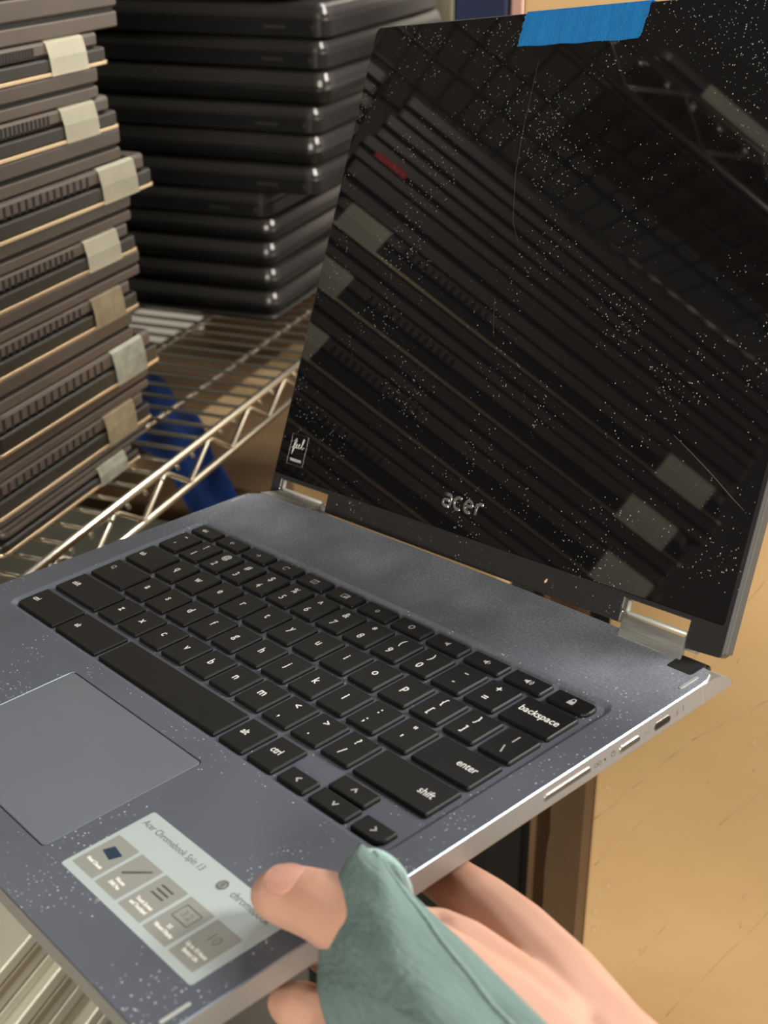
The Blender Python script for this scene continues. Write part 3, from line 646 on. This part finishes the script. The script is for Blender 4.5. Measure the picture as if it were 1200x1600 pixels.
# logo: rounded strokes
def lidstroke(name, paths, r, m, z=.2, n=6):
    bm = bmesh.new()
    for pts in paths: tube(bm, [(x, y, z) for x, y in pts], r, n)
    bmesh.ops.scale(bm, vec=(1, 1, .3), verts=bm.verts, space=Matrix.Translation((0, 0, -z)))
    return obj(name, bm, m, lid, True)
arc = lambda cx, cy, rx, ry, a0, a1, n=12: [(cx+rx*math.cos(math.radians(a0+(a1-a0)*k/n)), cy+ry*math.sin(math.radians(a0+(a1-a0)*k/n))) for k in range(n+1)]
bx_, by_, sx_ = 138.6, 22.6, 1.0
acer = []
# a
acer.append([(bx_+.8, by_+6.0)] + [(bx_+4.6, by_+6.0)] + arc(bx_+4.4, by_+4.6, 1.4, 1.4, 80, 0, 5) + [(bx_+5.7, by_+.5)])
acer.append([(bx_+5.6, by_+3.3), (bx_+2.2, by_+3.3)] + arc(bx_+2.2, by_+1.95, 1.5, 1.4, 90, 270, 8) + [(bx_+5.6, by_+.5)])
# c
acer.append(arc(bx_+11.4, by_+3.2, 3.0, 2.8, 55, 305, 14))
# e
acer.append([(bx_+15.8, by_+3.2), (bx_+21.0, by_+3.6)] + arc(bx_+18.4, by_+3.2, 2.7, 2.8, 10, 310, 16))
# r
acer.append([(bx_+23.8, by_+.4), (bx_+23.8, by_+5.9)]); acer.append([(bx_+23.8, by_+3.4)] + arc(bx_+26.2, by_+3.6, 2.2, 2.4, 170, 80, 6) + [(bx_+28.0, by_+6.0)])
lg = lidstroke('brand_logo', acer, .92, 'logo', .3)
# small "feel" sticker
bm = bmesh.new(); p = rrect(9.6, 24.6, 18.6, 35.6, .5, 3); rings(bm, [(p, .14), (p, .2)]); fs = obj('corner_sticker', bm, 'glass', lid); fs['label'] = 'small black sticker with white handwritten lettering'
bm = bmesh.new(); tube(bm, [(9.7, 18.7, .2), (24.5, 18.7, .2), (24.5, 35.5, .2), (9.7, 35.5, .2), (9.7, 18.7, .2)], .045, 4); obj('sticker_border', bm, 'hingebar', fs)
fw = [(11.0, 27.6), (13.0, 28.6), (14.6, 31.6), (14.2, 33.2), (13.4, 32.4), (12.8, 28), (12.3, 24.0), (12.6, 25), (13.6, 27.8), (15.0, 28.6), (15.9, 29.8), (15.3, 30.4), (14.8, 29.2), (15.2, 28.0), (16.4, 28.1), (17.6, 29.6), (18.2, 30.2), (17.8, 30.7), (17.2, 29.4), (17.7, 28.1), (18.9, 28.2), (20.4, 30.4), (21.3, 33.4), (20.8, 34.0), (20.2, 32), (20.1, 28.8), (20.8, 28.0), (22.4, 29.3)]
bm = bmesh.new(); tube(bm, [(x, y, .22) for x, y in fw], .2, 5); obj('sticker_script', bm, 'legend', fs, True)
text('sticker_word', 'wacom', 3.0, 17.2, 21.6, .22, 'legend', fs, 0, .04, 1.2)
# painter's tape folded over the top edge
bm = bmesh.new(); rt = random.Random(11); cols = []
NT = 26
prof = lambda v: None
left = [114.6+rt.uniform(-.7, .7)+.05*k for k in range(NT)]; right = [190.8+rt.uniform(-.6, .6)+3.4*k/NT for k in range(NT)]
rowsz = [(243.4+16.3*k/(NT-9), .26) for k in range(NT-8)] + [(260.2, .0), (260.3, -1.5), (260.3, -3.2), (260.3, -4.8), (260.1, -5.5), (257, -5.7), (252, -5.7), (248, -5.7)]
for k, (v_, z_) in enumerate(rowsz[:NT]):
    cols.append([bm.verts.new((left[k]+(right[k]-left[k])*j/16, v_+(.25*math.sin(j*1.3) if k == 0 else 0), z_+(.10*math.sin(j*2.1+k*.5)+.1 if z_ > 0 else 0))) for j in range(17)])
for k in range(len(cols)-1):
    for j in range(16): bm.faces.new((cols[k][j], cols[k][j+1], cols[k+1][j+1], cols[k+1][j]))
bmesh.ops.solidify(bm, geom=bm.faces[:], thickness=.14)
tp = obj('tape_strip', bm, 'tape', lid, True); tp['label'] = "torn strip of bright blue painter's tape"
# scratches and a crumb
for pts, r_ in (([(131.6, 236), (132.2, 205), (134.5, 182), (140.5, 160), (147, 151)], .07), ([(303.4, 56.6), (297, 60), (286, 66.5), (272, 74), (262, 79)], .16), ([(140.6, 124), (143.0, 115), (146, 106)], .06)):
    bm = bmesh.new(); tube(bm, [(x, y, .16) for x, y in pts], [r_*(.4+.6*math.sin(math.pi*(k+.5)/len(pts))) for k in range(len(pts))], 5); obj('scratch', bm, 'logo', lid)
bm = bmesh.new(); tube(bm, [(214.2, 4.2, .3), (214.9, 5.0, .5), (215.3, 6.2, .3)], [.3, .7, .3], 7); obj('crumb', bm, 'crease', lid, True)
# hinges: pale leaf inside each lid notch, worn metal arm bridging to the deck
LMv = lambda u, v, w_: (Matrix(((lid_m[0][0], lid_m[0][1], lid_m[0][2], -56.93097), (lid_m[1][0], lid_m[1][1], lid_m[1][2], 83.82752), (lid_m[2][0], lid_m[2][1], lid_m[2][2], -7.58817), (0, 0, 0, 1))) @ Vector((u, v, w_)))
def hinge(u0, u1, x0, x1, yb, zb):
    A_, B_ = LMv(u0+.6, 3.2, -.6), LMv(u1-.4, 2.6, -.6)
    C_, D_ = Vector((x1, yb, zb)), Vector((x0, yb, zb))
    bm = bmesh.new(); nrm = (B_-A_).cross(D_-A_).normalized()
    if nrm.z > 0: nrm = -nrm
    prism(bm, [A_, B_, C_, D_], nrm*3.4); bmesh.ops.bevel(bm, geom=bm.edges[:], offset=.5, segments=2, affect='EDGES')
    h_ = obj('hinge', bm, 'hinge', lap)
    bm = bmesh.new(); tube(bm, [B_+Vector((-.5, 1.5, -3.2)), B_+Vector((5.2, 1.5, -3.4))], 3.0, 14); obj('hinge_knuckle', bm, 'hinge', h_, True)
    bm = bmesh.new()
    tube(bm, [LMv(u0+1.6, 9.0, -1.6), LMv(u0+1.6, 4.8, -1.6), LMv(u0+2.6, 3.9, -1.6), LMv(u1-.3, 3.9, -1.6)], 1.05, 8); obj('hinge_leaf', bm, 'hingebar', h_, True)
    bm = bmesh.new(); c0 = LMv(u0+.4, 4.0, .2); tube(bm, [c0, c0+Vector((0, -.6, .5))], .7, 10); obj('hinge_screw', bm, 'pol', h_, True)
hinge(259, 292, 208.6, 240.8, 71.2, .3)
hinge(8.8, 46.5, -45, -7.6, 70.4, .3)

# ================================================================ the person holding the laptop
per = bpy.data.objects.new('person', None); COL.objects.link(per); per.matrix_world = lm_ @ Matrix.Translation(Vector((285, -105, -5))*MM)
tag(per, "person's hand in a teal long sleeve gripping the laptop's right edge, thumb on top", 'person')
PO_ = Vector((285, -105, -5))
def body(chains, voxel=1.1, smooth=10):
    bm = bmesh.new()
    for ch in chains:
        for i in range(len(ch)-1):
            (a, ra), (b, rb) = ch[i][:2], ch[i+1][:2]; a, b = Vector(a), Vector(b); n = max(2, int((b-a).length/(min(ra, rb)*.13)))
            for k in range(n+1):
                t = k/n; bmesh.ops.create_icosphere(bm, subdivisions=2, radius=(ra+(rb-ra)*t), matrix=Matrix.Translation(a.lerp(b, t)-PO_))
    me = bpy.data.meshes.new('tmp'); bm.to_mesh(me); bm.free()
    o = bpy.data.objects.new('tmp', me); COL.objects.link(o)
    r = o.modifiers.new('r', 'REMESH'); r.mode = 'VOXEL'; r.voxel_size = voxel; r.use_smooth_shade = True
    s = o.modifiers.new('s', 'SMOOTH'); s.factor = .5; s.iterations = smooth
    res = bpy.data.meshes.new_from_object(o.evaluated_get(bpy.context.evaluated_depsgraph_get()))
    bpy.data.objects.remove(o); return res
THUMB = [((243.8, -122.6, 9.6), 8.2), ((247.5, -121.4, 11.0), 9.6), ((255.8, -119.2, 12), 10.4), ((262, -118, 13), 10.9), ((276.2, -115.8, 13), 12.2), ((290.4, -113.8, 10), 14), ((307.6, -110.8, 4), 17), ((329.7, -111.1, -2), 21), ((365, -115, -8), 25)]
INDEX = [((198, -62, -24), 7.0), ((212, -58, -25), 8.0), ((232, -56, -25.5), 8.8), ((251.8, -57.4, -24.6), 9.6), ((266.4, -60.8, -22), 11.2), ((283.6, -65.0, -20), 12.8), ((312.0, -74.9, -16), 15), ((338.4, -88.1, -12), 18), ((364.4, -99.0, -12), 24), ((420, -120, -20), 30), ((500, -150, -40), 34)]
WEB = [((268, -84, -17), 7.5), ((275.6, -87.9, -10), 9), ((293.4, -93.9, -5), 13), ((310.7, -95.4, -6), 15), ((334.1, -101.6, -6), 19)]
WEB2 = [((275.6, -87.9, -10), 8), ((276, -104, 4), 9), ((272, -114, 11), 9)]
MID = [((188, -88, -25), 7.2), ((215, -83, -27), 8.4), ((245, -82, -26), 9.4), ((275, -86, -24), 11), ((312, -90, -18), 15), ((340, -96, -14), 18)]
RING = [((192, -110, -26), 7), ((220, -105, -28), 8.2), ((248, -103, -28), 9.2), ((278, -105, -26), 11), ((315, -108, -20), 15), ((345, -112, -16), 18)]
LOW = [((247, -127.5, -27.5), 6.6), ((252.6, -126.2, -27), 8.6), ((264.6, -122.7, -27), 9.6), ((291.3, -121.6, -22), 12), ((318.9, -120.0, -14), 16), ((350, -116, -14), 20)]
me = body([THUMB, INDEX, WEB, WEB2, MID, RING, LOW])
# soften: knuckle pad of thumb slightly flattened on the deck
for v in me.vertices:
    p = v.co+PO_
    if p.x < 258 and p.z < 3.2 and p.z > -8: v.co.z += (3.2-p.z)*.55 if p.z < 3.2 else 0
me.transform(Matrix.Scale(MM, 4)); me.materials.clear(); me.materials.append(M['skin'])
for p in me.polygons: p.use_smooth = True
hand = bpy.data.objects.new('hand', me); COL.objects.link(hand); hand.parent = per
hand['label'] = 'bare hand with the thumb lying on the palm rest'
# thumb nail: curved plate seated on the thumb's upper side, facing up and towards the viewer
def nail(c, ax, up, ln, wd, R_, name='fingernail'):
    ax = Vector(ax).normalized(); up = Vector(up); up = (up-ax*up.dot(ax)).normalized(); sd = ax.cross(up)
    bm = bmesh.new(); n, m_ = 12, 12; g = []
    for i in range(n+1):
        row = []
        for j in range(m_+1):
            s = i/n*2-1; t = j/m_*2-1
            rx = math.copysign(abs(s)**1, s); e_ = math.sqrt(max(0, 1-abs(t)**3.2*.55))
            a = t*wd/2/R_*math.sqrt(max(.05, 1-abs(s)**4*.45))
            p = Vector(c)+ax*(rx*ln/2*e_)+(up*math.cos(a)+sd*math.sin(a))*R_*(1-.035*s*s)
            row.append(bm.verts.new(p-PO_))
        g.append(row)
    for i in range(n):
        for j in range(m_): bm.faces.new((g[i][j], g[i+1][j], g[i+1][j+1], g[i][j+1]))
    bmesh.ops.solidify(bm, geom=bm.faces[:], thickness=.5)
    return obj(name, bm, 'nail', per, True)
nail((252.0, -120.5, 11.6), (-1, -.20, -.16), (.22, -.18, 1), 12.6, 13.0, 10.35)
# sleeve cuff: a jersey sheet lying over the thumb's base, hem turned in along its upper right side
SL = [[[266.5, -98.8, 22.0], [265.3, -101.5, 26.0], [257.5, -101.1, 20.0]], [[275.7, -102.5, 25.0], [273.9, -105.5, 30.0], [260.8, -106.6, 22.0]], [[288.6, -104.8, 25.0], [286.6, -112.9, 32.0], [263.0, -111.9, 21.0]], [[302.7, -106.8, 25.0], [299.3, -119.4, 32.0], [265.5, -117.6, 18.0]], [[316.2, -109.2, 26.0], [310.1, -126.6, 33.0], [267.2, -122.2, 13.0]], [[331.4, -112.2, 27.0], [322.0, -132.3, 34.0], [270.9, -127.2, 8.0]], [[344.6, -114.9, 28.0], [332.3, -137.1, 34.0], [277.4, -132.8, 3.0]], [[354.2, -116.5, 28.0], [341.6, -139.3, 34.0], [284.6, -136.6, 0.0]], [[371.0, -118.9, 26.0], [354.7, -142.3, 30.0], [295.4, -139.1, -8.0]], [[384.8, -120.1, 18.0], [366.8, -144.9, 22.0], [313.2, -142.1, -20.0]]]
def cr(ps, t):
    n = len(ps)-1; i = min(int(t), n-1); u = t-i
    p0, p1, p2, p3 = ps[max(i-1, 0)], ps[i], ps[i+1], ps[min(i+2, n)]
    return .5*((2*p1)+(p2-p0)*u+(2*p0-5*p1+4*p2-p3)*u*u+(3*p1-p0-3*p2+p3)*u**3)
rowsS = []
for H_, M_, L_ in SL:
    H_, M_, L_ = Vector(H_), Vector(M_), Vector(L_)
    o_ = (H_-M_).normalized()
    rowsS.append([H_+Vector((-7, -1, -9)), H_+Vector((-1.5, 0, -7)), H_+Vector((0, 0, -3.2)), H_, H_.lerp(M_, .5)+Vector((0, 0, 1.5)), M_, M_.lerp(L_, .5)+Vector((0, 0, 2.6)), L_, L_+Vector((2.5, 1.5, -7)), L_+Vector((10, 4, -14))])
NS, NT_ = 60, 56; bm = bmesh.new(); g = []; seam = []
rc = [[cr([rowsS[i][j] for i in range(len(rowsS))], s*(len(rowsS)-1)/NS) for j in range(10)] for s in range(NS+1)]
for s in range(NS+1):
    row = []
    for t in range(NT_+1):
        p = cr(rc[s], t*9/NT_)
        n_ = Vector((-.25, -.45, .85)); f = .35*math.sin(s*.55+t*.25)+.25*math.sin(s*.23-t*.5)
        row.append(bm.verts.new(p+n_*f-PO_))
    g.append(row)
for s in range(NS):
    for t in range(NT_): bm.faces.new((g[s][t], g[s+1][t], g[s+1][t+1], g[s][t+1]))
seamp = [g[s][23].co.copy() for s in range(2, NS+1)]
bmesh.ops.solidify(bm, geom=bm.faces[:], thickness=1.3)
slv = obj('sleeve', bm, 'sleeve', per, True); slv['label'] = 'teal jersey sleeve cuff with a stitched hem'
bm = bmesh.new(); tube(bm, [p+Vector((-.1, -.2, .5)) for p in seamp], [.45+.12*(k % 2) for k in range(len(seamp))], 6); obj('hem_stitching', bm, 'seam', slv, True)
# top fold of the cuff wrapping round behind the thumb
bm = bmesh.new(); fold = [Vector(p) for p in [[267.7, -105.3, 27.0], [269.2, -102.3, 26.0], [271.1, -99.5, 23.0], [273.5, -97.6, 19.0], [275.5, -97.0, 15.0], [275.9, -96.3, 11.0]]]
fp = [cr(fold, k*5/30)-PO_ for k in range(31)]
tube(bm, fp, [1.0+1.3*math.sin(math.pi*min(1, (k+3)/34)) for k in range(31)], 12); obj('cuff_fold', bm, 'sleeve', slv, True)
